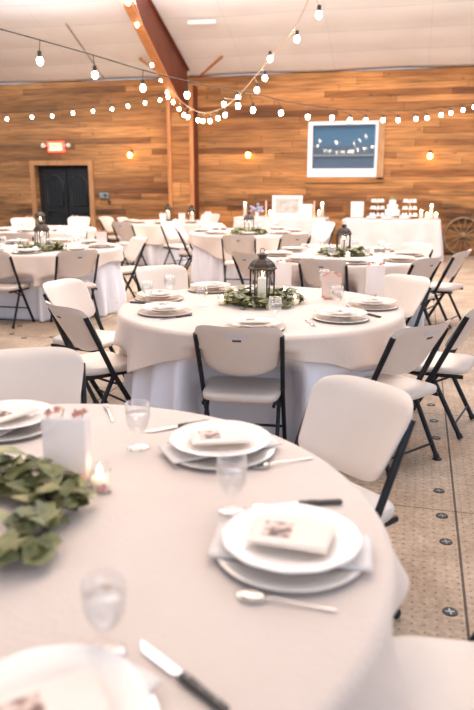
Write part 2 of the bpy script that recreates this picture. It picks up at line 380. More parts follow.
# window
mb = MB(); t = .09; xm = (W0+W1)/2; zm = (WZ0+WZ1)/2
mb.box((W0+t*.55, WY+.03, zm), (t*1.1, .11, WZ1-WZ0-.004)); mb.box((W1-t/4, WY+.03, zm), (t/2, .11, WZ1-WZ0-.004))
mb.box((xm, WY+.03, WZ1-t*.4), (W1-W0, .1, t*.8)); mb.box((xm, WY+.03, WZ0+t), (W1-W0, .1, t*2))
win = mb.build('window_1', 'winwhite'); struct(win)
MB().box((xm, WY+.06, zm), (W1-W0-.1, .01, WZ1-WZ0-.1)).build('pane', 'pane', win)
MB().box((xm, WY+.05, zm-.12), (W1-W0-.12, .025, .035)).build('meeting_rail', M['greybox'], win)
for nm_, k0, k1, cc in (('upper_blind', 14, 26, (.10, .25, .40)), ('lower_blind', 0, 14, (.13, .19, .26))):
    mb = MB()
    for k in range(k0, k1): mb.box((0, 0, 0), (W1-W0-.16, .03, .004), Matrix.Translation((xm, WY+.12, WZ0+.17+k*.036)) @ Matrix.Rotation(.95, 4, 'X'))
    mb.box((xm, WY+.15, WZ0+.17+(k0+k1-1)*.018), (W1-W0-.16, .004, (k1-k0)*.036))
    mb.build(nm_, mat('blue_grey_slats_'+nm_, cc, .35), win)
MB().box((W1+.075, WY-.02, zm), (.13, .05, WZ1-WZ0+.1)).build('window_casing', 'trimwood', win)
MB().box((xm+.05, WY-.02, WZ0-.06), (W1-W0+.2, .05, .11)).build('window_casing', 'planks', win)
# wood clad column and steel rafter
root = thing('steel_column', 'wood-clad column with orange edge trims against the back wall', 'column', (-5.22, WY, 0))
MB().box((0, -.16, 1.78), (.56, .32, 3.56)).build('boxed_post', plank_mat('column_boards', .30), root)
for sx in (-1, 1):
    MB().box((sx*.26, -.335, 1.78), (.09, .04, 3.56)).build('edge_trim', 'flange', root)
MB().box((.295, -.16, 1.78), (.03, .30, 3.56)).build('side_flange', M['beam'], root)
root = thing('rafter', 'rust red steel rafter rising from the column to the roof', 'roof beam', (0, 0, 0))
def ztop(Y): return WZ+SL*(WY-Y)-.03
def zbot(Y): t = max(0, min(1, (14.6-Y)/3.2)); return ztop(Y)-(.98*(1-t)+.52*t)
Ys = [15.16, 14.9, 14.6, 14, 13.4, 12.8, 12, 11.4, 9, 6]
vs = []; fs = []
for Y in Ys:
    for X in (-5.06, -5.03): vs += [(X, Y, ztop(Y)), (X, Y, zbot(Y))]
for i in range(len(Ys)-1):
    a = i*4; fs += [(a, a+1, a+5, a+4), (a+2, a+6, a+7, a+3)]
MB().add(vs, fs, False).build('web', 'beam', root)
for nm, zf, m in (('bottom_flange', zbot, 'flange'), ('top_flange', ztop, 'beam')):  # bottom flange has warm light painted in as orange, unlike the red web
    lp = [[(-5.16, Y, zf(Y)), (-4.98, Y, zf(Y)), (-4.98, Y, zf(Y)-.03), (-5.16, Y, zf(Y)-.03)] for Y in Ys]
    MB().loft(lp, True, smooth=False).build(nm, m, root)
def atc(x, y):
    r = ray(x, y); t = (WZ-.02+SL*(WY+.05)-CH)/(r.z+SL*r.y); return Vector((0, 0, CH))+r*t
# flange braces
def rod(name, label, p0, p1, m, r=.02):
    return tag(MB().tube([p0, p1], r, 6).build(name, m), label, 'brace')
rod('brace_rod', 'thin brown diagonal brace right of the column head', atY(201, 75, WY-.02), atc(222, 57), 'flange', .03)
rod('brace_rod', 'thin pale diagonal rod under the roof, left of the rafter', atc(66, 24), atY(104, 78, WY-.01), 'rodgrey', .015)
rod('brace_rod', 'short brown bracket sticking out left of the rafter foot', atc(140, 59), Vector((-5.12, 14.35, 3.55)), 'flange', .03)
r = thing('strip_lamp', 'unlit white strip lamp under the roof right of the rafter', 'lamp', atc(202, 18)-Vector((0, 0, .09)))
a, b = atc(188, 18)-Vector((0, 0, .09))-r.location, atc(216, 17)-Vector((0, 0, .09))-r.location
MB().tube([a, b], .035, 8).build('tube', 'ceilbar', r)
MB().tube([a+Vector((0, .02, .035)), b+Vector((0, .02, .035))], .025, 6).build('housing', 'ceilbar', r)

# exit sign
p = atY(57, 147, WY); r = thing('exit_sign', 'red and white exit sign with two lamp heads over the dark door', 'exit sign', (p.x, WY, p.z-.11))
MB().box((0, -.04, .11), (.42, .08, .24), bev=.012).build('housing', 'red', r)
MB().box((0, -.084, .11), (.34, .01, .17)).build('face', 'exitface', r)
tcu = bpy.data.curves.new('exit_text', 'FONT'); tcu.body = 'EXIT'; tcu.size = .17; tcu.align_x = 'CENTER'; tcu.align_y = 'CENTER'; tcu.extrude = .002
tcu.materials.append(M['red']); tmp = bpy.data.objects.new('tmp_text', tcu); COL.objects.link(tmp); bpy.context.view_layer.update()
tme = bpy.data.meshes.new_from_object(tmp.evaluated_get(bpy.context.evaluated_depsgraph_get())); bpy.data.objects.remove(tmp); to = bpy.data.objects.new('lettering', tme); COL.objects.link(to); to.parent = r; to.location = (0, -.092, .11); to.rotation_euler = (PI/2, 0, 0)
for sx in (-1, 1):
    h = MB().tube([(sx*.21, -.05, .14), (sx*.30, -.05, .14)], .012, 6).build('lamp_arm', 'lampwhite', r)
    MB().ball((sx*.33, -.06, .14), .06, 12).build('lamp_head', 'lampwhite', h)
# wall box
p = atY(105, 196, WY); r = thing('wall_box', 'small grey control box on the boards right of the dark door', 'control box', (p.x, WY, p.z-.07))
MB().box((0, -.04, .08), (.24, .08, .14), bev=.012).build('housing', 'greybox', r)
MB().box((.05, -.085, .09), (.07, .01, .05)).build('display', 'slot', r)
MB().box((.12, -.03, -.06), (.05, .06, .06)).build('button', 'slot', r)
# sconces
for (px, py, lb) in ((130, 155, 'amber wall lamp on the boards between the door and the column'), (248, 155, 'amber wall lamp on the boards left of the window'), (430, 156, 'amber wall lamp on the boards right of the window')):
    p = atY(px, py, WY-.12); r = thing('wall_lamp', lb, 'wall lamp', (p.x, WY, p.z), 0, 'amber wall lamps')
    MB().lathe([(.045, 0), (.045, .02), (.01, .03)], 12, mtx=Matrix.Rotation(PI/2, 4, 'X') @ Matrix.Translation((0, .07, 0))).build('wall_plate', 'iron', r)
    MB().tube([(0, -.02, .07), (0, -.12, .09), (0, -.12, .05)], .012, 6).build('arm', 'iron', r)
    b_ = MB().ball((0, -.12, 0), .055, 12, 1.15).build('bulb', 'sconce_bulb', r)
    MB().tube([(0, -.12, .04), (0, -.12, .08)], .022, 8).build('socket', 'gold', b_)

# ------------------------------------------------------------------ string lights
def cat_rom(P, k=6):
    out = []
    for i in range(len(P)-1):
        p0, p1, p2, p3 = P[max(i-1, 0)], P[i], P[i+1], P[min(i+2, len(P)-1)]
        for j in range(k):
            t = j/k; out.append(.5*((2*p1)+(p2-p0)*t+(2*p0-5*p1+4*p2-p3)*t*t+(3*p1-p0-3*p2+p3)*t**3))
    out.append(P[-1]); return out
def string(label, wirep, bulbs, wm='wire', r=.031, wr=.006):
    W_ = cat_rom([atY(*q) for q in wirep]); root = thing('string_lights', label, 'string lights', W_[0])
    o0 = W_[0]; MB().tube([p-o0 for p in W_], wr, 5).build('wire', wm, root)
    for (x, y, Y) in bulbs:
        p = atY(x, y, Y)
        # hang point: nearest wire point above, in plan
        q = min(W_, key=lambda w: (w-p).length_squared + (0 if w.z > p.z else .5))
        b = MB().ball(p-o0, r, 10, 1.25).build('bulb', 'bulb', root)
        MB().tube([p-o0+Vector((0, 0, r*.9)), p-o0+Vector((0, 0, r*2.6))], r*.6, 8).build('socket', 'socket', b)
        t = p-o0+Vector((0, 0, r*2.6)); e = q-o0
        if (e-t).length < .7: MB().tube([t, e], .004, 4).build('drop_wire', wm, b)
string('warm bulb string sagging from the upper left corner across to the right wall',
       [(-30, 21, 5.2), (0, 29, 5.5), (40, 40, 5.9), (93, 55, 6.5), (143, 70, 7.0), (187, 81, 7.6), (240, 92, 8.6), (264, 96, 9.3), (295, 103, 10.2), (355, 110, 12), (410, 110, 13.4), (436, 108, 14), (474, 103, 14.7), (500, 98, 15)],
       [(40, 61, 5.9), (95, 75, 6.5), (143, 88, 7.0), (187, 95, 7.6), (238, 106, 8.6)] + [(x, y, 8.9+(x-253)/210*5.4) for x, y in ((253, 110), (281, 113), (308, 117), (332, 118), (350, 120), (366, 120), (383, 120), (398, 120), (416, 119), (427, 118), (441, 115), (451, 113), (463, 110), (474, 107))])
string('warm bulb string swooping from the top centre down towards the column',
       [(322, -40, 6.4), (306, 5, 7), (292, 32, 7.6), (275, 53, 8.2), (258, 73, 8.8), (237, 97, 9.8), (222, 108, 10.8), (205, 113, 12), (190, 108, 13), (178, 98, 13.8), (168, 86, 14.2)],
       [(319, 15, 6.8), (297, 39, 7.6), (270, 59, 8.3), (265, 78, 8.7), (257, 90, 8.9), (238, 98, 9.7), (224, 104, 10.4), (225, 115, 10.6), (218, 118, 11.2), (210, 121, 11.7), (203, 121, 12), (198, 120, 12.3), (188, 117, 12.9), (184, 115, 13.2), (179, 109, 13.5), (173, 102, 13.9), (168, 97, 14.2)], 'ropewire')
string('bulb string climbing along the left side of the red rafter',
       [(170, 92, 14.3), (160, 72, 13.8), (150, 48, 13.2), (141, 20, 12.4), (130, -12, 11.6)],
       [(167, 92, 14.2), (161, 80, 13.9), (152, 65, 13.5), (146, 45, 13.1), (137, 25, 12.5), (128, 3, 11.9)], 'ropewire')
string('small bulb string hanging low across the left wall boards',
       [(-12, 112, 14.6), (6, 113, 14.6), (52, 110, 14.6), (92, 107, 14.6), (128, 102, 14.6), (160, 94, 14.6), (170, 90, 14.6)],
       [(x, y, 14.6) for x, y in ((7, 119), (32, 117), (52, 116), (73, 113), (93, 111), (112, 109), (128, 106), (145, 103), (160, 100))], 'wire', .03)

# ------------------------------------------------------------------ folding chair
def make_chair():
    root = thing('folding_chair', 'proto', 'chair')
    P0 = Vector((0, -.245, .845)); F0 = Vector((0, .225, 0)); ax = (P0-F0).normalized()      # line of the pole
    nrm = Vector((0, ax.z, -ax.y))                                                            # forward normal of the back
    def bp(u, v, off):
        hi = .225+.13*max(0, 1-abs(u)**2.8)**(1/2.8); lo = .06-.06*max(0, 1-abs(u)**3.5)**(1/3.5)
        h = lo+v*(hi-lo); w = .196+.040*min(1, h/.24)
        bow = .060*u*u - .016 + .012*max(0, (h-.30)/.055)*(-1)
        p = P0 + ax*(h-.355) + nrm*(bow+off); p.x = u*w; return p
    nu, nv = 28, 14
    us = [math.sin(PI/2*(-1+2*i/nu)) for i in range(nu+1)]
    vs = []; fs = []
    for sgn, off in ((0, .011), (1, -.013)):
        for j in range(nv+1):
            for u in us:
                v = j/nv; e = min(1, min(v, 1-v)*9, (1-abs(u))*14)
                e = math.sqrt(max(0, 1-(1-e)**2)); vs.append(tuple(bp(u, v, off*max(e, .05))))
    n1 = (nu+1)*(nv+1)
    for j in range(nv):
        for i in range(nu):
            a = j*(nu+1)+i; fs.append((a+1, a, a+nu+1, a+nu+2)); b = a+n1; fs.append((b, b+1, b+nu+2, b+nu+1))
    back = MB().add(vs, fs).build('backrest', 'poly', root)
    def patch(u0, u1, h0, h1, off, name, m, par, dep=.004, n=8):
        g = MB(); L = []
        for i in range(n+1):
            u = u0+(u1-u0)*i/n; c = []
            for h, o_ in ((h0, off), (h1, off), (h1, off-dep), (h0, off-dep)):
                p = P0+ax*(h-.355)+nrm*(.060*u*u-.016+o_); p.x = u*.235; c.append(tuple(p))
            L.append(c)
        g.loft(L, True, smooth=False); return g.build(name, m, par)
    patch(-.26, .26, .285, .315, -.0115, 'handle_hollow_shade', 'shade_script_grey', back)  # thin grey tile with the hollow's shade painted into its colour
    patch(-.10, .10, .258, .270, -.0115, 'handle_slot', 'slot', back, .003)
    g = MB()      # raised centre panel of the back shell
    for u0, h0, u1, h1 in ((-.28, .25, -.40, .03), (.28, .25, .40, .03)):
        a = P0+ax*(h0-.355)+nrm*(.060*u0*u0-.024); a.x = u0*.225; b = P0+ax*(h1-.355)+nrm*(.060*u1*u1-.024); b.x = u1*.215
        g.tube([a, b], .004, 6)
    g.build('moulded_rib', 'poly', back)
    # seat
    L = []
    for (ins, z) in ((.02, .398), (.003, .405), (0, .425), (.004, .437), (.02, .443), (.06, .440), (.12, .437)):
        lp = []
        for k in range(40):
            a = 2*PI*k/40; c, s_ = math.cos(a), math.sin(a); e = .34
            x = (.216-ins)*abs(c)**e*(1 if c > 0 else -1); y = (.215-ins)*abs(s_)**e*(1 if s_ > 0 else -1)
            x *= 1+.05*(y/.2)
            lp.append((x, y+.025, z+.006*max(0, -y/.2)-.012*max(0, y/.2)**3))
        L.append(lp)
    MB().loft(L, True).build('seat', 'poly', root)
    for sx in (-1, 1):
        top = P0+ax*(-.10)+nrm*.030; top.x = sx*.229
        knee = F0+ax*.46; knee.x = sx*.222; foot = F0+ax*.01; foot.x = sx*.222
        l = MB().tube([top, knee, foot], 0.0125, 10, 1.35, side=(0, 1, 0)).build('front_leg', 'frame', root)
        MB().tube([foot+ax*.025, foot-ax*.010+Vector((0, 0, .002))], 0.0150, 10, 1.35, side=(0, 1, 0)).build('foot_cap', 'rubber', l)
        a = Vector((sx*.200, .03, .41)); b = Vector((sx*.206, -.185, .012)); d = (b-a).normalized()
        l = MB().tube([a, b], 0.0115, 10, 1.35, side=(0, 1, 0)).build('rear_leg', 'frame', root)
        MB().tube([b-d*.025, b+d*.004], 0.014, 10, 1.35, side=(0, 1, 0)).build('foot_cap', 'rubber', l)
        g = MB().tube([(sx*.19, -.17, .393), (sx*.19, .22, .385)], .010, 8, 1.3)
        k2 = F0+ax*.50; g.tube([(sx*.19, -.10, .392), (sx*.20, (k2.y-.04), .37), (sx*.215, (F0+ax*.37).y, (F0+ax*.37).z)], .007, 6)
        g.build('seat_rail', 'frame', root)
    q = F0+ax*.20; MB().tube([(-.222, q.y, q.z), (.222, q.y, q.z)], .008, 8).build('cross_bar', 'frame', root)
    MB().tube([(-.206, -.143, .09), (.206, -.143, .09)], .007, 8).build('cross_bar', 'frame', root)
    return root
CHAIR = Proto(make_chair())

# ------------------------------------------------------------------ tables
TB = {  # key: centre x, centre y, radius, overlay turn (deg), phrase
 'A': (-.93, 1.29, .915, 10, 'foreground table'),
 'B': (-.96, 4.31, .90, 280, 'middle lantern table'),
 'C': (-.76, 7.52, .90, 30, 'table behind the middle one'),
 'D': (-4.38, 7.60, .92, 5, 'left-hand table'),
 'E': (-2.60, 10.75, .92, 20, 'far centre table'),
 'G': (-4.80, 13.0, .92, 0, 'farthest table near the column'),
 'H': (-6.15, 10.55, .92, 12, 'far left table by the door'),
}
SIDES = ['far', 'far left', 'left', 'near left', 'near', 'near right', 'right', 'far right']
def side(t, x, y):
    a = math.atan2(y-TB[t][1], x-TB[t][0]) - YAW - PI/2     # 0 = away from camera, ccw = left
    return SIDES[int(round(a/(PI/4))) % 8]
chairs = {}   # table -> list of (x, y, angle)
CHP = [  # (px, py of the top of the back, table, extra turn deg)
 (236, 324, 'B', 0), (376, 380, 'A', 0, 232), (434, 321, 'B', 0, 143), (488, 300, 'B', 0, 166), (412, 274, 'B', 0),
 (55, 302, 'B', 0, 55), (56, 279, 'B', 0), (158, 264, 'B', 0), (28, 346, 'A', 0),
 (434, 256, 'C', 0, 146), (468, 249, 'C', 0, 160), (421, 242, 'C', 0), (322, 257, 'C', 0), (243, 251, 'C', 0, 58),
 (80, 249, 'D', 0), (-14, 250, 'D', 0), (143, 236, 'D', 0), (72, 226, 'D', 0),
 (238, 234, 'E', 0), (298, 233, 'E', 0), (176, 226, 'E', 0), (167, 221, 'E', 8), (327, 221, 'E', 0), (211, 223, 'E', 0),
 (103, 216, 'G', 0), (119, 221, 'G', 0), (137, 217, 'G', 0), (212, 213, 'G', 0),
 (22, 217, 'H', 0), (80, 216, 'H', 0), (15, 232, 'H', 0),
]
used = {}
for px, py, t, ex, *ab in CHP:
    p = atz(px, py, .845); cx, cy = TB[t][0], TB[t][1]
    d = Vector((cx-p.x, cy-p.y, 0)); dist = d.length; d.normalize()
    if t not in 'AB' and dist < 1.0: p = Vector((cx, cy, p.z))-d*1.0
    a = math.atan2(d.y, d.x)-PI/2 + math.radians(ex)
    if ab: a = math.radians(ab[0]-90)
    f = Vector((-math.sin(a), math.cos(a), 0)); o = Vector((p.x, p.y, 0)) + f*.245
    # never deeper than the table edge allows
    chairs.setdefault(t, []).append((o.x, o.y, a))
    sd = side(t, p.x, p.y); k = (t, sd); used[k] = used.get(k, 0)+1
    lb = f'white folding chair on the {sd} side of the {TB[t][4]}'
    if used[k] > 1: lb = f'second white folding chair at the {sd} side of the {TB[t][4]}'
    CHAIR.put((o.x, o.y, 0), a, lb, 'white folding chairs')
# near chair of which only the seat shows at the lower right
o = (.215, 1.38); a = math.radians(96); chairs['A'].append((*o, a))
CHAIR.put((o[0], o[1], 0), a, 'white folding chair whose seat shows at the lower right corner', 'white folding chairs')

def smooth(a, b, x): t = max(0, min(1, (x-a)/(b-a))); return t*t*(3-2*t)
def cloth(t, kind):
    cx, cy, R, turn, ph = TB[t]; near = t in 'AB'
    n = 288 if near else 144; rnd = random.Random(ord(t)+len(kind)); ph1, ph2 = rnd.random()*6, rnd.random()*6
    loops = []
    over = kind == 'over'
    eR = R + (.008 if over else -.004); z0 = .760 if over else .752
    def hang(th):
        if not over: return z0-.008
        
        return .13+.25*math.sin(th-math.radians(turn))**2+.02*math.sin(7*th+ph1)
    rows = 22 if over else 26
    for r in (.0, .15, .4, .7, .88):
        loops.append([(r*eR*math.cos(2*PI*j/n), r*eR*math.sin(2*PI*j/n), z0) for j in range(n)])
    for r, dz in ((-.02, 0), (-.008, -.002), (0, -.010)):
        loops.append([((eR+r)*math.cos(2*PI*j/n), (eR+r)*math.sin(2*PI*j/n), z0+dz) for j in range(n)])
    for i in range(1, rows+1):
        lp = []
        for j in range(n):
            th = 2*PI*j/n; h = hang(th); s = .01+(h-.01)*i/rows
            if over: fold = (.06 if t == 'A' else .034)*math.sin((11 if t == 'A' else 14)*th+ph1+1.5*math.sin(3*th+ph2))*smooth(.0, .22 if t == 'A' else .35, s)
            else: fold = .038*math.sin(24*th+ph1+1.3*math.sin(5*th+ph2))*smooth(.05, .6, s) + .012*math.sin(61*th+ph2)*smooth(.2, .7, s)
            fl = .045*s if over else .05*s
            if over: fl += .25*s*s+(.10*s if t == 'A' else 0)
            r = eR+fl+fold+(.004 if over else -.03*smooth(0, .1, s))
            x, y, z = cx+r*math.cos(th), cy+r*math.sin(th), z0-s
            # chairs tucked in push the hanging cloth back
            for (ox, oy, a) in chairs.get(t, []):
                fx, fy = -math.sin(a), math.cos(a); lat = abs((x-ox)*fy-(y-oy)*fx); fwd = (x-ox)*fx+(y-oy)*fy
                lim = .265 if z < .50 else .265
                if fwd < lim and fwd > -.6 and lat < .36:
                    # above the seat only the back and poles can touch
                    need = lim if z < .47 else max(-.245+(.845-z)*.55+.05, lim-(z-.47)*2.2)
                    if z > .66 or fwd >= need: w = 0 if z > .70 else (.0 if fwd >= need else 1-smooth(.66, .70, z))
                    else: w = 1
                    if fwd < need and w > 0:
                        w *= 1-smooth(.25, .36, lat); x += fx*(need-fwd)*w; y += fy*(need-fwd)*w
            lp.append((x-cx, y-cy, z))
        loops.append(lp)
    m = MB(); m.loft(loops, False)
    if over: o = m.build('table_overlay', 'linen', None, (cx, cy, 0)); tag(o, f'blush linen overlay draped over the {ph}', 'tablecloth', 'blush overlays')
    else: o = m.build('tablecloth', 'white_linen', None, (cx, cy, 0)); tag(o, f'white floor-length cloth under the blush overlay of the {ph}', 'tablecloth', 'white floor-length cloths')
    s_ = o.modifiers.new('thick', 'SOLIDIFY'); s_.thickness = .002; s_.offset = -1
    return o
def make_table():
    r = thing('round_table', 'proto', 'table')
    MB().lathe([(.001, .715), (.87, .715), (.875, .73), (.87, .745), (.001, .745)], 48).build('tabletop', 'poly', r)
    for a in range(4):
        t = PI/4+a*PI/2; MB().tube([(.22*math.cos(t), .22*math.sin(t), .715), (.26*math.cos(t), .26*math.sin(t), .0)], .014, 8).build('leg', 'frame', r)
    return r
TABLE = Proto(make_table())
for t in TB:
    TABLE.put((TB[t][0], TB[t][1], 0), 0, f'round folding table hidden beneath the cloths of the {TB[t][4]}', 'round tables')
    cloth(t, 'under'); cloth(t, 'over')
TZ = .7615

# ------------------------------------------------------------------ tableware prototypes
def mk_charger():
    r = thing('charger_plate', 'proto', 'charger')
    MB().lathe([(.001, .003), (.10, .002), (.125, .006), (.163, .013), (.166, .015), (.164, .017), (.125, .010), (.10, .006), (.001, .006)], 48).build('dish', 'charger', r)
    MB().lathe([(.09, .0002), (.12, .001), (.1655, .0135), (.1655, .0105), (.12, -.0008+.001), (.09, .0001)], 48).build('underside', 'rimdark', r)  # dark ring carries the painted shadow under the dish
    return r
def mk_plate():
    r = thing('dinner_plate', 'proto', 'plate')
    MB().lathe([(.001, .004), (.08, .003), (.10, .010), (.149, .024), (.152, .026), (.149, .0275), (.10, .0145), (.08, .008), (.001, .008)], 72, scal=.008, nsc=12).build('dish', 'china', r)
    MB().lathe([(.088, .0105), (.093, .0125), (.098, .0115)], 48).build('raised_ring', 'china', r)
    return r
def mk_card():
    r = thing('menu_card', 'proto', 'card')
    MB().box((0, 0, .0015), (.172, .122, .003)).build('card_stock', 'paper', r)
    MB().box((.0, -.0, .0048), (.160, .112, .0015), Matrix.Rotation(.06, 4, 'Z')).build('top_sheet', 'paper', r)
    MB().box((-.030, .005, .0063), (.062, .066, .0008), Matrix.Rotation(.06, 4, 'Z')).build('photo_print', 'print', r)
    return r
def mk_napkin():
    r = MB(); vs = []; fs = []; n = 10; L = .345; w = .13
    for i in range(n*2+1):
        for j in range(n+1):
            x = -L/2+L*i/(2*n); y = -w/2+w*j/n; e = abs(x)/(L/2)
            vs.append((x, y*(1+.10*e), .004))
    for i in range(2*n):
        for j in range(n): a = i*(n+1)+j; fs.append((a, a+n+1, a+n+2, a+1))
    o = r.add(vs, fs).build('napkin', 'napkin'); s = o.modifiers.new('t', 'SOLIDIFY'); s.thickness = .004; s.offset = 0
    return tag(o, 'proto', 'napkin')
def mk_glass():
    r = thing('water_goblet', 'proto', 'glass')
    pr = [(.001, .001), (.034, .001), (.036, .003), (.030, .007), (.010, .013), (.007, .020), (.008, .038), (.011, .048), (.026, .060), (.036, .082), (.0385, .105), (.036, .145), (.0345, .145), (.037, .105), (.034, .083), (.024, .063), (.008, .053), (.001, .052)]
    MB().lathe(pr, 32).build('bowl_and_stem', 'glass', r)
    g = MB().lathe([(.001, .054), (.008, .055), (.0235, .064), (.0332, .083), (.036, .104), (.0361, .112), (.001, .112)], 28); g.build('water', 'water', r)
    return r
def mk_knife():
    r = thing('steak_knife', 'proto', 'knife')
    L = []
    for x, w, h in ((0, .004, .003), (.004, .010, .006), (.03, .011, .007), (.07, .009, .006), (.105, .011, .006), (.112, .008, .004)):
        L.append([(x, w*math.cos(a*PI/4), .0075+h*math.sin(a*PI/4)) for a in range(8)])
    hd = MB().loft(L).build('handle', 'handle', r)
    g = MB()
    for x in (.02, .055, .09): g.ball((x, 0, .0142), .003, 6, .4)
    g.build('rivet', 'steel', hd)
    vs = [(-.0, -.004, .006), (-.012, -.010, .006), (-.09, -.010, .004), (-.118, .006, .003), (-.10, .008, .004), (0, .007, .006)]
    g = MB().add([(x, y, z+.0015) for x, y, z in vs]+[(x, y, z-.0005) for x, y, z in vs], [(0, 1, 2, 3, 4, 5), (11, 10, 9, 8, 7, 6)]+[(i, (i+1) % 6+0, (i+1) % 6+6, i+6) for i in range(6)][::1], False)
    g.build('blade', 'steel', r)
    return r
def mk_spoon():
    r = thing('teaspoon', 'proto', 'spoon')
    vs = []; fs = []; n = 14
    for k in range(6):
        rr = k/5
        for j in range(n): a = 2*PI*j/n; vs.append((.030*rr*math.cos(a), .019*rr*math.sin(a), .002+.007*rr*rr))
    for k in range(5):
        for j in range(n): fs.append((k*n+j, k*n+(j+1) % n, (k+1)*n+(j+1) % n, (k+1)*n+j))
    g = MB().add(vs, fs); b = g.build('bowl', 'steel', r); s = b.modifiers.new('t', 'SOLIDIFY'); s.thickness = .0015
    MB().tube([(.028, 0, .009), (.05, 0, .012), (.10, 0, .007), (.15, 0, .005), (.165, 0, .004)], [.003, .0025, .003, .0045, .003], 8, .5).build('handle', 'steel', r)
    return r
def mk_fork():
    r = thing('dinner_fork', 'proto', 'fork')
    g = MB()
    for k in range(4): g.tube([(-.065, (k-1.5)*.006, .007), (-.035, (k-1.5)*.006, .003), (-.02, (k-1.5)*.0055, .004)], .0018, 5)
    g.build('tine', 'steel', r)
    MB().tube([(-.025, 0, .004), (-.005, 0, .006), (.03, 0, .009), (.08, 0, .006), (.125, 0, .004)], [.011, .009, .0035, .004, .005], 8, .3, side=(0, 0, 1)).build('handle', 'steel', r)
    return r
def mk_candle(lit=True, h=.075, rr=.022, name='pillar_candle'):
    r = thing(name, 'proto', 'candle')
    c = MB().lathe([(.001, 0), (rr, 0), (rr, h), (rr*.85, h+.002), (rr*.3, h-.003), (.001, h-.003)], 20).build('wax', 'wax', r)
    MB().tube([(0, 0, h-.004), (0.001, 0, h+.010)], .0015, 5).build('wick', 'socket', c)
    MB().lathe([(.0005, 0), (.0055, .007), (.007, .014), (.004, .027), (.0003, .040)], 10, (0, 0, h+.006)).build('flame', 'flame', c)
    return r
def mk_votive():
    r = thing('votive_candle', 'proto', 'candle')
    MB().lathe([(.001, .002), (.026, .002), (.030, .03), (.032, .065), (.030, .065), (.028, .03), (.024, .006), (.001, .006)], 24).build('glass_cup', 'glass', r)
    c = MB().lathe([(.001, .0065), (.0235, .0065), (.0255, .035), (.001, .034)], 20).build('wax', 'wax', r)
    MB().lathe([(.0005, 0), (.005, .006), (.0065, .012), (.0035, .024), (.0003, .034)], 10, (0, 0, .036)).build('flame', 'flame', c)
    return r
def mk_lantern():
    r = thing('candle_lantern', 'proto', 'lantern')
    n = 6; R = .082; k6 = [(math.cos(2*PI*j/n+PI/6), math.sin(2*PI*j/n+PI/6)) for j in range(n)]
    def ring(rr, z): return [(rr*c, rr*s, z) for c, s in k6]
    MB().loft([ring(.088, 0), ring(.092, .008), ring(.088, .018), ring(.080, .022)], True, smooth=False).build('base', 'iron', r)
    for c, s in k6: MB().tube([(R*c*.96, R*s*.96, .02), (R*c*.96, R*s*.96, .228)], .0055, 6).build('post', 'iron', r)
    for j in range(n):
        (c0, s0), (c1, s1) = k6[j], k6[(j+1) % n]; q = .92*R
        a = Vector((c0*q, s0*q, 0)); b = Vector((c1*q, s1*q, 0))
        pn = MB().add([(a.x, a.y, .022), (b.x, b.y, .022), (b.x, b.y, .226), (a.x, a.y, .226)], [(0, 1, 2, 3)], False).build('pane', 'pane', r)
        g = MB()
        for h in range(2):
            pts = [(a+(b-a)*(.5*h+.5*i/8))+Vector((0, 0, .19+.032*math.sin(PI*i/8))) for i in range(9)]; g.tube(pts, .0022, 5)
        g.tube([a+(b-a)*.5+Vector((0, 0, .226)), a+(b-a)*.5+Vector((0, 0, .19))], .0022, 5)
        g.tube([a+Vector((0, 0, .035)), b+Vector((0, 0, .035))], .003, 5)
        g.build('tracery', 'iron', pn)
    MB().loft([ring(.080, .222), ring(.096, .226), ring(.098, .234), ring(.090, .240), ring(.080, .262), ring(.060, .284), ring(.036, .297), ring(.030, .300)], True, smooth=False).build('roof', 'iron', r)
    cp = MB().loft([ring(.028, .298), ring(.028, .314), ring(.036, .317), ring(.036, .323), ring(.02, .330), ring(.004, .334)], True, smooth=False).build('chimney_cap', 'iron', r)
    MB().tube([(.016*math.cos(a*PI/8), 0, .345+.016*math.sin(a*PI/8)) for a in range(17)], .0025, 5).build('hanging_ring', 'iron', cp)
    return r
def mk_wreath(seed, n=330, R=.205, wid=.065):
    rd = random.Random(seed); G = [MB(), MB()]
    for k in range(n):
        a = rd.random()*2*PI; q = R+rd.uniform(-wid, wid)*1.0
        c = Vector((q*math.cos(a), q*math.sin(a), .014+rd.random()**1.2*.075*(1-abs(q-R)/wid*.6)))
        yawl = a+rd.uniform(-1.9, 1.9)+(0 if rd.random() < .6 else PI); pit = rd.uniform(-.2, .75); L = rd.uniform(.045, .085); w = L*rd.uniform(.24, .36)
        m = Matrix.Translation(c) @ Matrix.Rotation(yawl, 4, 'Z') @ Matrix.Rotation(-pit, 4, 'Y') @ Matrix.Rotation(rd.uniform(-.6, .6), 4, 'X')
        vs = []; fs = []
        for i in range(7):
            t = i/6; ww = w*math.sin(PI*min(1, t**.8))**.9 if 0 < t < 1 else .0006
            zz = -.18*L*t*t
            vs += [(L*t-.3*L, -ww, zz+ww*.25), (L*t-.3*L, 0, zz), (L*t-.3*L, ww, zz+ww*.25)]
        for i in range(6):
            b = i*3; fs += [(b, b+1, b+4, b+3), (b+1, b+2, b+5, b+4)]
        vs = [tuple(m @ Vector(v)) for v in vs]; mz = min(v[2] for v in vs)
        if mz < .002: vs = [(x, y, z+.002-mz) for x, y, z in vs]
        G[0 if rd.random() < .62 else 1].add(vs, fs)
    r = thing('leaf_wreath', 'proto', 'wreath')
    G[0].build('foliage', 'green1', r); G[1].build('foliage', 'green2', r)
    g = MB().tube([(R*math.cos(j*PI/16), R*math.sin(j*PI/16), .012) for j in range(33)], .007, 6); g.build('vine_ring', 'handle', r)
    return r
def flowers(mb, c, rd, r=.008):
    for k in range(5):
        a = 2*PI*k/5+rd.random(); mb.ball((c[0]+r*math.cos(a), c[1]+r*math.sin(a)*.7, c[2]+r*.5*math.sin(a)), r*.8, 6, .6)
    mb.ball(c, r*.5, 6)
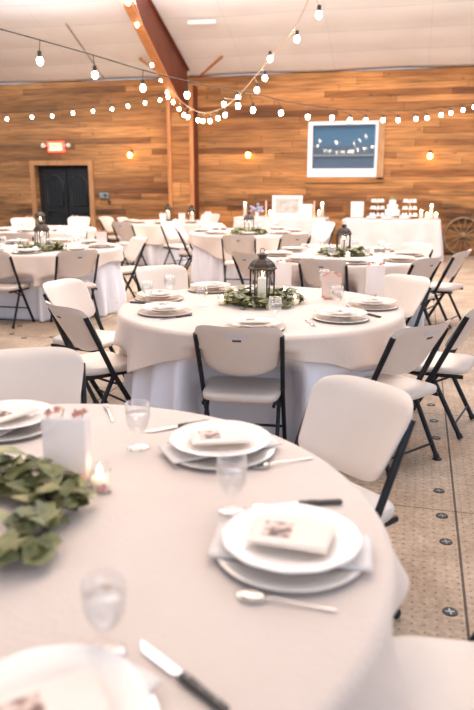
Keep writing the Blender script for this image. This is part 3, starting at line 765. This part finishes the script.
def mk_bag():
    r = thing('favour_box', 'proto', 'paper box')
    MB().box((0, 0, .095), (.120, .045, .19), bev=.003).build('box_body', 'vellum', r)
    rd = random.Random(4); g = MB()
    for x in (-.045, -.02, .03, .05): flowers(g, (x, 0, .198+rd.random()*.012), rd)
    g.build('blossom', 'pink', r)
    g = MB()
    for x in (-.05, -.01, .02, .045): g.tube([(x, 0, .188), (x+.01, -.005, .215)], .0015, 4)
    g.build('sprig', 'green2', r)
    return r
def mk_sign():
    r = thing('table_sign', 'proto', 'sign')
    m = mat('frosted_blush_acrylic', (.86, .68, .58), .5); b_ = bsdf(m); b_.inputs['Alpha'].default_value = .75
    n = 16; o = [(-.068, .012), (.068, .012)]+[(.068-.136*0, .012)]
    pts = [(-.065, .006), (.065, .006), (.068, .12)]+[(.068*math.cos(PI*i/n)**1 if True else 0, .13+.06*math.sin(PI*i/n)**.7) for i in range(1, n)]+[(-.068, .12)]
    L = [[(x, y, z) for x, z in pts] for y in (-.003, .003)]
    b = MB().loft(L, True, smooth=False).build('panel', m, r)
    MB().box((0, 0, .004), (.09, .045, .008), bev=.002).build('stand', 'trimwood', r)
    rd = random.Random(9); g = MB()
    for x, z in ((-.05, .165), (-.03, .182), (.03, .182), (.052, .160), (.06, .02), (-.055, .02)): flowers(g, (x, -.008, z), rd, .009)
    g.build('blossom', 'pink', b)
    g = MB()
    for z, w in ((.125, .04), (.105, .06), (.085, .045), (.065, .055)): g.tube([(-w/2+w*i/8, -.0045, z+.003*math.sin(i*2.2)) for i in range(9)], .0012, 4)
    g.build('script_lines', 'shade_script_grey', b)
    return r
P_ = {k: Proto(f()) for k, f in dict(charger=mk_charger, plate=mk_plate, card=mk_card, napkin=mk_napkin, goblet=mk_glass, knife=mk_knife, spoon=mk_spoon, fork=mk_fork,
      votive=mk_votive, candle=lambda: mk_candle(True, .145, .030), lantern=mk_lantern, wreath=lambda: mk_wreath(3), box=mk_bag, sign=mk_sign).items()}
GRP = dict(charger='silver rimmed chargers', plate='white dinner plates', card='printed menu cards', napkin='white napkins', goblet='water goblets', knife='black handled steak knives', spoon='teaspoons', fork='forks',
           votive='votive candles', candle='lantern candles', lantern='dark lanterns', wreath='leaf wreaths', box='white favour boxes', sign='table signs')
def put(k, x, y, z, a, label): return P_[k].put((x, y, z), a, label, GRP[k])
seen = set()
def setting(t, px, py, lvl=2, card_a=None, napk=0):
    """plate centre pixel -> charger, plate, card (and napkin)"""
    p = atz(px, py, TZ+.015); cx, cy = TB[t][:2]
    d = Vector((p.x-cx, p.y-cy, 0)); 
    if d.length > .72: d = d.normalized()*.72; p.x, p.y = cx+d.x, cy+d.y
    a = math.atan2(d.y, d.x)+PI/2; sd = side(t, p.x, p.y); w = sd
    if (t, sd) in seen: w = 'outer '+sd
    seen.add((t, sd)); at_ = f'{w} side of the {TB[t][4]}'
    put('charger', p.x, p.y, TZ, a, f'silver rimmed charger on the {at_}')
    if lvl > 1: put('napkin', p.x, p.y, TZ+.0165, (a if card_a is None else card_a)+napk, f'folded white napkin on the {at_}')
    put('plate', p.x, p.y, TZ+.0210, a, f'white dinner plate on the {at_}')
    ca = a if card_a is None else card_a
    put('card', p.x, p.y, TZ+.0485, ca, f'peach menu card on the {at_}')
    return p, at_
def cut(k, px, py, pdx, pdy, label, z=TZ):     # cutlery: handle start pixel and direction pixel
    p = atz(px, py, z); q = atz(pdx, pdy, z); put(k, p.x, p.y, z, math.atan2(q.y-p.y, q.x-p.x), label)

# foreground table
Pn, _ = setting('A', 291, 548, 2, math.radians(-2), .12)
setting('A', 220, 447, 2, math.radians(22), .3)
setting('A', 8, 423, 2, math.radians(70), .2)
setting('A', 46, 732, 2, math.radians(40), .5)
for (x, y, lb) in ((139, 448, 'water goblet at the far side of the foreground table, left of the plate'), (232, 512, 'water goblet between the two right-hand plates of the foreground table'), (107, 654, 'nearest water goblet, above the lower left plate of the foreground table')):
    p = atz(x, y, TZ); put('goblet', p.x, p.y, TZ, 0, lb)
cut('knife', 298, 506, 340, 504, 'black handled steak knife above the nearest right plate')
cut('knife', 178, 428, 203, 424, 'black handled steak knife left of the far plate on the foreground table')
cut('knife', 180, 678, 222, 712, 'blurred black handled steak knife at the lower edge of the picture')
cut('spoon', 252, 600, 345, 614, 'silver teaspoon in front of the nearest right plate')
cut('spoon', 262, 468, 302, 461, 'silver teaspoon right of the far plate on the foreground table')
cut('fork', 108, 402+9, 116, 430, 'silver fork between goblet and left plate on the foreground table')
lx, ly = -1.045, 1.25
w_ = put('wreath', lx+.035, ly, TZ, .4, 'thick olive leaf wreath on the foreground table'); w_.scale = (1.14, 1.14, 1.2)
put('lantern', lx, ly, TZ, .2, 'dark lantern at the left picture edge on the foreground table')
put('candle', lx, ly, TZ+.0222, 0, 'ivory candle inside the foreground lantern')
p = atz(97, 488, TZ); put('votive', p.x+.01, p.y, TZ, 0, 'lit votive beside the wreath on the foreground table')
p = atz(66, 487, TZ); put('box', p.x, p.y+.02, TZ, math.radians(8), 'white box with pink blossoms behind the foreground wreath')
rd = random.Random(2)
g = MB(); r = thing('flower_sprig', 'orange and pink blossoms lying beside the foreground wreath', 'flowers', atz(78, 492, TZ))
flowers(g, (0, 0, .032), rd, .013); g.build('orange_bloom', 'orange', r)
g = MB(); flowers(g, (.045, .03, .02), rd, .011); flowers(g, (.065, .01, .014), rd, .010); g.build('pink_bloom', 'pink', r)
MB().tube([(-.03, -.02, .006), (0, 0, .015), (.05, .02, .008), (.09, .01, .005)], .002, 5).build('stem', 'green1', r)

# middle table
for (x, y) in ((165, 311), (150, 297), (208, 288), (341, 317), (372, 305)): setting('B', x, y, 1)
setting('B', 254, 330, 1)
for i, (x, y, lb) in enumerate(((170, 296, 'behind the left plates'), (148, 303, 'between the two left plates'), (202, 312-6, 'left of the wreath'), (275, 322, 'in front of the lantern wreath'), (324, 289, 'right of the table sign'), (337, 309, 'behind the right front plate'))):
    p = atz(x, y, TZ); put('goblet', p.x, p.y, TZ, 0, f'water goblet {lb} on the middle table')
cut('knife', 176, 318, 190, 316, 'black handled knife right of the near left plate on the middle table')
cut('knife', 130, 303, 144, 304, 'black handled knife at the left rim of the middle table')
cut('knife', 368, 315, 376, 317, 'black handled knife between the right plates of the middle table')
cut('knife', 279, 325, 285, 330, 'black handled knife near the front chair on the middle table')
cut('fork', 312, 325, 304, 320, 'silver fork left of the right front plate on the middle table')
bx, by = atz(262, 303, TZ).x, atz(262, 303, TZ).y
put('wreath', bx, by, TZ, 0, 'olive leaf wreath round the lantern on the middle table')
put('lantern', bx, by, TZ, .62, 'dark bronze lantern with arched panes in the middle table wreath')
put('candle', bx, by, TZ+.0222, 0, 'lit ivory candle inside the middle table lantern')
for (x, y, lb) in ((222, 305, 'left of the wreath'), (295, 305, 'right of the wreath'), (284, 296, 'behind the wreath')):
    p = atz(x, y, TZ); put('votive', p.x, p.y, TZ, 0, f'lit votive {lb} on the middle table')
p = atz(283, 288, TZ); put('box', p.x, p.y, TZ, .25, 'white favour box right behind the big lantern')
p = atz(374, 301, TZ); put('box', p.x, p.y+.02, TZ+.046, .25, 'white favour box standing on the right plate of the middle table')
p = atz(331, 299, TZ); put('sign', p.x, p.y, TZ, .3, 'blush arched sign with pink blossoms on the middle table')

# tables further back
def back_table(t, lx, ly, plates, gob, vot, boxes=(), wr=True):
    ph = TB[t][4]
    if wr: put('wreath', lx, ly, TZ, lx*3, f'leaf wreath round the lantern on the {ph}')
    put('lantern', lx, ly, TZ, .2, f'dark lantern on the {ph}'); put('candle', lx, ly, TZ+.0222, 0, f'candle inside the lantern on the {ph}')
    cx, cy, R = TB[t][:3]
    for a in plates:
        th = math.radians(a); x, y = cx+.70*math.cos(th), cy+.70*math.sin(th); sd = f'{side(t, x, y)} side of the {ph}'
        if (t, side(t, x, y)) in seen: continue
        seen.add((t, side(t, x, y)))
        put('charger', x, y, TZ, th, f'silver rimmed charger on the {sd}'); put('plate', x, y, TZ+.0175, th, f'white dinner plate on the {sd}')
        put('card', x, y, TZ+.0435, th+PI/2, f'menu card on the {sd}')
    c2 = set()
    for a in gob:
        th = math.radians(a); x, y = cx+.47*math.cos(th), cy+.47*math.sin(th); sd = side(t, x, y)
        if sd in c2: continue
        c2.add(sd); put('goblet', x, y, TZ, 0, f'water goblet on the {sd} side of the {ph}')
    for a, lb in vot:
        th = math.radians(a); put('votive', lx+.31*math.cos(th), ly+.31*math.sin(th), TZ, 0, f'lit votive {lb} of the wreath on the {ph}')
    for (x, y, lb) in boxes:
        p = atz(x, y, TZ); put('box', p.x, p.y, TZ, .2, f'white favour box {lb} on the {ph}')
ALL8 = [14+45*k for k in range(8)]; LR = [(200, 'left'), (15, 'right')]
p = atz(343, 255, TZ); back_table('C', p.x, p.y, ALL8, [36, 80, 126, 216, 261, 306, 351], LR+[(285, 'in front')])
p = atz(43, 250, TZ); back_table('D', p.x, p.y, ALL8, [36, 80, 126, 216, 261, 306, 351], LR+[(285, 'in front')], [(102, 248, 'right of the lantern')])
p = atz(249, 234, TZ); back_table('E', p.x, p.y, ALL8, [36, 126, 216, 306], LR, [(239, 233, 'left of the lantern')])
back_table('G', *atz(192, 223, TZ).xy, [194, 239, 284, 329], [], LR, [(163, 224, 'at the left'), (182, 224, 'in the middle'), (208, 222, 'at the right')], False)
back_table('H', *atz(41, 230, TZ).xy, [239, 284, 329], [261], LR, [(30, 229, 'left of the lantern'), (75, 228, 'at the right end')], False)
p = atz(166, 221, TZ)
put('lantern', p.x+.05, p.y, TZ, .2, 'second dark lantern at the left of the farthest table before the column')
put('candle', p.x+.05, p.y, TZ+.0222, 0, 'candle inside the left lantern of the farthest table')

# ------------------------------------------------------------------ long tables at the back wall
def long_table(label, x0, x1, y0, y1, h, seed):
    rd = random.Random(seed); ph = rd.random()*6
    r = thing('banquet_table', 'rectangular folding table under the ' + label.split(' on the ')[1], 'table', ((x0+x1)/2, (y0+y1)/2, 0))
    hx, hy = (x1-x0)/2, (y1-y0)/2
    MB().box((0, 0, h-.03), (2*hx-.02, 2*hy-.02, .04)).build('tabletop', 'poly', r)
    for sx in (-1, 1):
        for sy in (-1, 1): MB().tube([(sx*(hx-.15), sy*(hy-.12), h-.05), (sx*(hx-.15), sy*(hy-.12), 0)], .014, 6).build('leg', 'frame', r)
    per = []; n = 200; L = 4*(hx+hy)
    for i in range(n):
        s = L*i/n
        if s < 2*hx: per.append((-hx+s, -hy, 0, -1, s))
        elif s < 2*hx+2*hy: per.append((hx, -hy+s-2*hx, 1, 0, s))
        elif s < 4*hx+2*hy: per.append((hx-(s-2*hx-2*hy), hy, 0, 1, s))
        else: per.append((-hx, hy-(s-4*hx-2*hy), -1, 0, s))
    loops = [[(x*.0, y*.0, h) for x, y, *_ in per], [(x*.97, y*.95, h) for x, y, *_ in per], [(x, y, h-.003) for x, y, *_ in per]]
    for k in range(1, 15):
        t = k/14; lp = []
        for x, y, nx_, ny_, s in per:
            cor = min(abs(abs(x)-hx)+abs(abs(y)-hy), .3)/.3
            f = .022*math.sin(s*14+ph+1.2*math.sin(s*3))*smooth(0, .7, t)+.06*t*(1-cor)+.03*t
            lp.append((x+nx_*f+(.05*t*(1-cor)*(1 if x > 0 else -1) if ny_ else 0), y+ny_*f, (h-.003)*(1-t)+.008*t))
        loops.append(lp)
    o = MB().loft(loops, False).build('tablecloth', 'white_linen2', None, ((x0+x1)/2, (y0+y1)/2, 0)); tag(o, label, 'tablecloth')
M['white_linen2'] = vary(mat('warm_white_linen', (.84, .78, .74), .9), (.66, .60, .58), (.72, .66, .64), 3, .1, 60)
CY = 14.45; H1 = .80
a = atY(346, 218, 14.8).x; b = atY(441, 218, 14.1).x
long_table('pale cloth to the floor on the dessert table by the wagon wheel', a, b, 14.1, 14.8, H1, 1)
a2 = atY(241, 215, 14.9).x; b2 = atY(325, 215, 14.3).x
long_table('pale cloth to the floor on the memory table with picture frames', a2, b2, 14.3, 14.95, H1, 5)
HZ = H1+.003
def xat(px, Y): return atY(px, 215, Y).x
# tiered stands
CUP = Proto(tag(MB().lathe([(.001, 0), (.020, 0), (.026, .025), (.020, .045), (.004, .055), (.001, .056)], 10).build('cupcake', 'cake'), 'proto', 'cupcake'))
def tiers(px, label, wh, lv=3, Y=14.5):
    r = thing('tiered_stand', label, 'dessert stand', (xat(px, Y), Y, HZ), 0, 'tiered dessert stands')
    MB().lathe([(.001, 0), (.06, 0), (.06, .008), (.008, .015), (.008, .34), (.001, .35)], 16).build('pedestal', 'gold', r)
    for k in range(lv):
        z = .05+k*.135; R = .17-.015*k
        pl = MB().lathe([(.009, z), (R, z), (R, z+.012), (.009, z+.012)], 24).build('tier_plate', 'cake', r)
        for q in range(9): CUP.put((r.location.x+R*.75*math.cos(q*.7), Y+R*.75*math.sin(q*.7), HZ+z+.012), 0, f'white cupcake on the {("bottom", "middle", "top")[k]} tier of the stand {wh} of the cake', 'cupcakes on the tiered stands')
tiers(377, 'tiered stand of white desserts left of the cake', 'left'); tiers(409, 'tiered stand of white desserts right of the cake', 'right')
r = thing('wedding_cake', 'white three-tier cake with greenery on top on the dessert table', 'cake', (xat(392, 14.5), 14.5, HZ))
MB().lathe([(.001, 0), (.15, 0), (.15, .015), (.05, .03), (.05, .055), (.18, .06), (.18, .07), (.001, .07)], 24).build('cake_stand', 'cake', r)
for R, z, h in ((.15, .07, .11), (.11, .18, .10), (.07, .28, .09)): MB().lathe([(.001, z), (R, z), (R, z+h-.01), (R-.01, z+h), (.001, z+h)], 28).build('tier', 'cake', r)
g = MB(); rd = random.Random(3)
for k in range(12): g.ball((rd.uniform(-.05, .05), rd.uniform(-.05, .05), .375+rd.random()*.04), .022, 6)
g.build('topper_foliage', 'green2', r)
r = thing('framed_sign', 'white framed sign standing at the left of the dessert table', 'picture frame', (xat(357, 14.5), 14.5, HZ), .1)
MB().box((0, 0, .17), (.26, .02, .32), bev=.004).build('frame', 'whitepaper', r); MB().box((0, -.012, .17), (.21, .004, .26)).build('sheet', 'paper', r)
def dish(px, lb, Y=14.25):
    r = thing('dessert_dish', lb, 'dish', (xat(px, Y), Y, HZ), 0, 'low dessert dishes')
    MB().lathe([(.001, .002), (.10, .002), (.13, .02), (.125, .025), (.10, .01), (.001, .01)], 20).build('plate', 'china', r)
    g = MB()
    for q in range(7): g.ball((.07*math.cos(q*.9), .07*math.sin(q*.9), .035), .028, 8, .8)
    g.build('dessert', 'cake', r)
for px, lb in ((371, 'low dish of sweets left of the cake, near the table front'), (404, 'low dish of sweets right of the cake, near the table front'), (386, 'low dish of sweets just before the cake')): dish(px, lb)
def holder(px, lb, Y, hh, glassy=True, ball=True, z=HZ):
    r = thing('candle_holder', lb, 'candle', (xat(px, Y), Y, z), 0, 'tall candle holders')
    MB().lathe([(.001, 0), (.05, 0), (.05, hh*.6), (.045, hh*.6), (.045, .01), (.001, .01)], 16).build('glass_cylinder', 'glass', r)
    c = MB().lathe([(.001, .012), (.03, .012), (.03, hh*.55), (.001, hh*.55)], 14).build('wax', 'wax', r)
    MB().ball((0, 0, hh*.55+.03), .022, 8, 1.5).build('flame', 'flame', c)
holder(421, 'short lit candle in glass right of the desserts', 14.5, .22); holder(431, 'tall lit candle cylinder near the right end of the dessert table', 14.55, .42)
holder(436, 'small lit candle at the right corner of the dessert table', 14.25, .14); holder(427, 'small lit candle in front of the tall cylinder', 14.25, .14)
holder(245, 'tall lit candle at the left of the memory table', 14.75, .42); holder(322, 'tall lit candle at the right end of the memory table', 14.8, .44)
holder(327-8, 'small lit candle in front at the right end of the memory table', 14.4, .16); holder(303, 'small lit candle before the small picture frame', 14.4, .14)
holder(270, 'small lit candle before the large picture frame', 14.4, .14)
# frames
r = thing('picture_frame', 'large white framed landscape photo on the memory table', 'picture frame', (xat(287, 14.75), 14.75, HZ), .1); r.rotation_euler = (-.10, 0, .1)
g = MB(); w, h = .64, .44
for c, d in (((-w/2+.035, 0, h/2), (.07, .03, h)), ((w/2-.035, 0, h/2), (.07, .03, h)), ((0, 0, .035), (w-.14, .03, .07)), ((0, 0, h-.035), (w-.14, .03, .07))): g.box(c, d)
g.build('frame', 'whitepaper', r); MB().box((0, .003, h/2), (w-.13, .01, h-.13)).build('photo', 'picture', r)
r = thing('picture_frame', 'small white framed card right of the large photo', 'picture frame', (xat(307, 14.7), 14.7, HZ), .15); r.rotation_euler = (-.12, 0, .2)
MB().box((0, 0, .13), (.22, .02, .27), bev=.004).build('frame', 'ceilbar', r); MB().box((0, -.012, .13), (.17, .004, .21)).build('sheet', 'whitepaper', r)
for px, lb in ((266, 'blush candlestick left of the large picture frame'), (314, 'blush candlestick right of the small picture frame')):
    r = thing('candlestick', lb, 'candlestick', (xat(px, 14.6), 14.6, HZ), 0, 'blush candlesticks')
    MB().lathe([(.001, 0), (.05, 0), (.045, .015), (.012, .04), (.02, .07), (.01, .09), (.022, .12), (.001, .12)], 14).build('holder', 'gold', r)
    MB().lathe([(.016, .12), (.013, .33), (.001, .335)], 10).build('taper', 'pinkwax', r)
r = thing('lilac_bouquet', 'lilac and white bouquet in a vase at the left of the memory table', 'flowers', (xat(257, 14.6), 14.6, HZ))
MB().lathe([(.001, 0), (.045, 0), (.035, .09), (.03, .09), (.04, .01), (.001, .01)], 14).build('vase', 'china', r)
g = MB(); rd = random.Random(8)
for k in range(26): g.ball((rd.gauss(0, .06), rd.gauss(0, .05), .15+rd.gauss(0, .035)), .03, 6)
g.build('blooms', 'lilac', r)
# wagon wheel
c = atY(463, 231, WY-.12)
r = thing('wagon_wheel', 'weathered wooden wagon wheel leaning on the boards at the right', 'wheel', (c.x, WY-.14, 0)); r.rotation_euler = (-.10, 0, 0)
R = .40; Z0 = R+.02; n = 48
def rim(r0, r1, th, name, m, par):
    L = [[(q*math.cos(2*PI*j/n), y, Z0+q*math.sin(2*PI*j/n)) for q, y in ((r0, -th), (r1, -th), (r1, th), (r0, th))] for j in range(n+1)]
    MB().loft(L, False, smooth=False).build(name, m, par)
rim(R-.042, R-.004, .022, 'rim', 'wheel', r); rim(R-.006, R+.004, .024, 'iron_tyre', 'iron_rim', r)
for k in range(14):
    a = 2*PI*k/14+.1; MB().tube([(.05*math.cos(a), 0, Z0+.05*math.sin(a)), (.2*math.cos(a), 0, Z0+.2*math.sin(a)), ((R-.05)*math.cos(a), 0, Z0+(R-.05)*math.sin(a))], [.010, .012, .009], 6).build('spoke', 'wheel', r)
MB().lathe([(.001, -.07), (.03, -.07), (.04, -.04), (.07, -.03), (.07, .03), (.001, .04)], 16, mtx=Matrix.Translation((0, 0, Z0)) @ Matrix.Rotation(-PI/2, 4, 'X')).build('hub', 'wheel', r)

# floor connector caps along the panel seams
def mk_cap():
    r = thing('floor_cap', 'proto', 'floor cap')
    d = MB().lathe([(.001, .0015), (.019, .0015), (.024, .003), (.027, .0035), (.029, .0)], 24).build('disc', 'cap', r)
    MB().box((0, 0, .0025), (.034, .006, .002)).build('slot_bar', 'rimdark', r)
    MB().box((0, 0, .0025), (.006, .034, .002)).build('slot_bar', 'rimdark', r)
    return r
CAP = Proto(mk_cap())
for (px, py, lb) in ((450, 612, 'nearest black floor cap beside the panel seam at the right'), (446, 542, 'second nearest black floor cap beside the right panel seam'), (442, 516, 'third black floor cap, just past the cross seam at the right'),
                     (439, 491, 'black floor cap just beyond the cross seam at the right')):
    p = atz(px, py, 0); CAP.put((p.x, p.y, 0), .2, lb, 'black floor caps')
for i, (px, py) in enumerate(((437, 459), (436, 438), (434, 421), (431, 405), (430, 392))):
    p = atz(px, py, 0); CAP.put((p.x, p.y, 0), .2, 'small floor cap in the row running back beneath the right-hand chairs', 'floor caps beneath chairs')
for i, (px, py) in enumerate(((8, 317), (20, 326), (33, 318), (45, 309), (60, 322), (24, 338), (66, 332), (88, 322), (12, 334), (98, 340), (52, 337), (78, 341))):
    p = atz(px, py, 0); CAP.put((p.x, p.y, 0), .2, 'small dark floor cap scattered on the floor left of the middle table', 'floor caps at the left')
for k, v in LABELS.items():
    if len(v) > 1: print('DUPLABEL', k, len(v))
    if not 4 <= len(k.split()) <= 16: print('LEN', k)
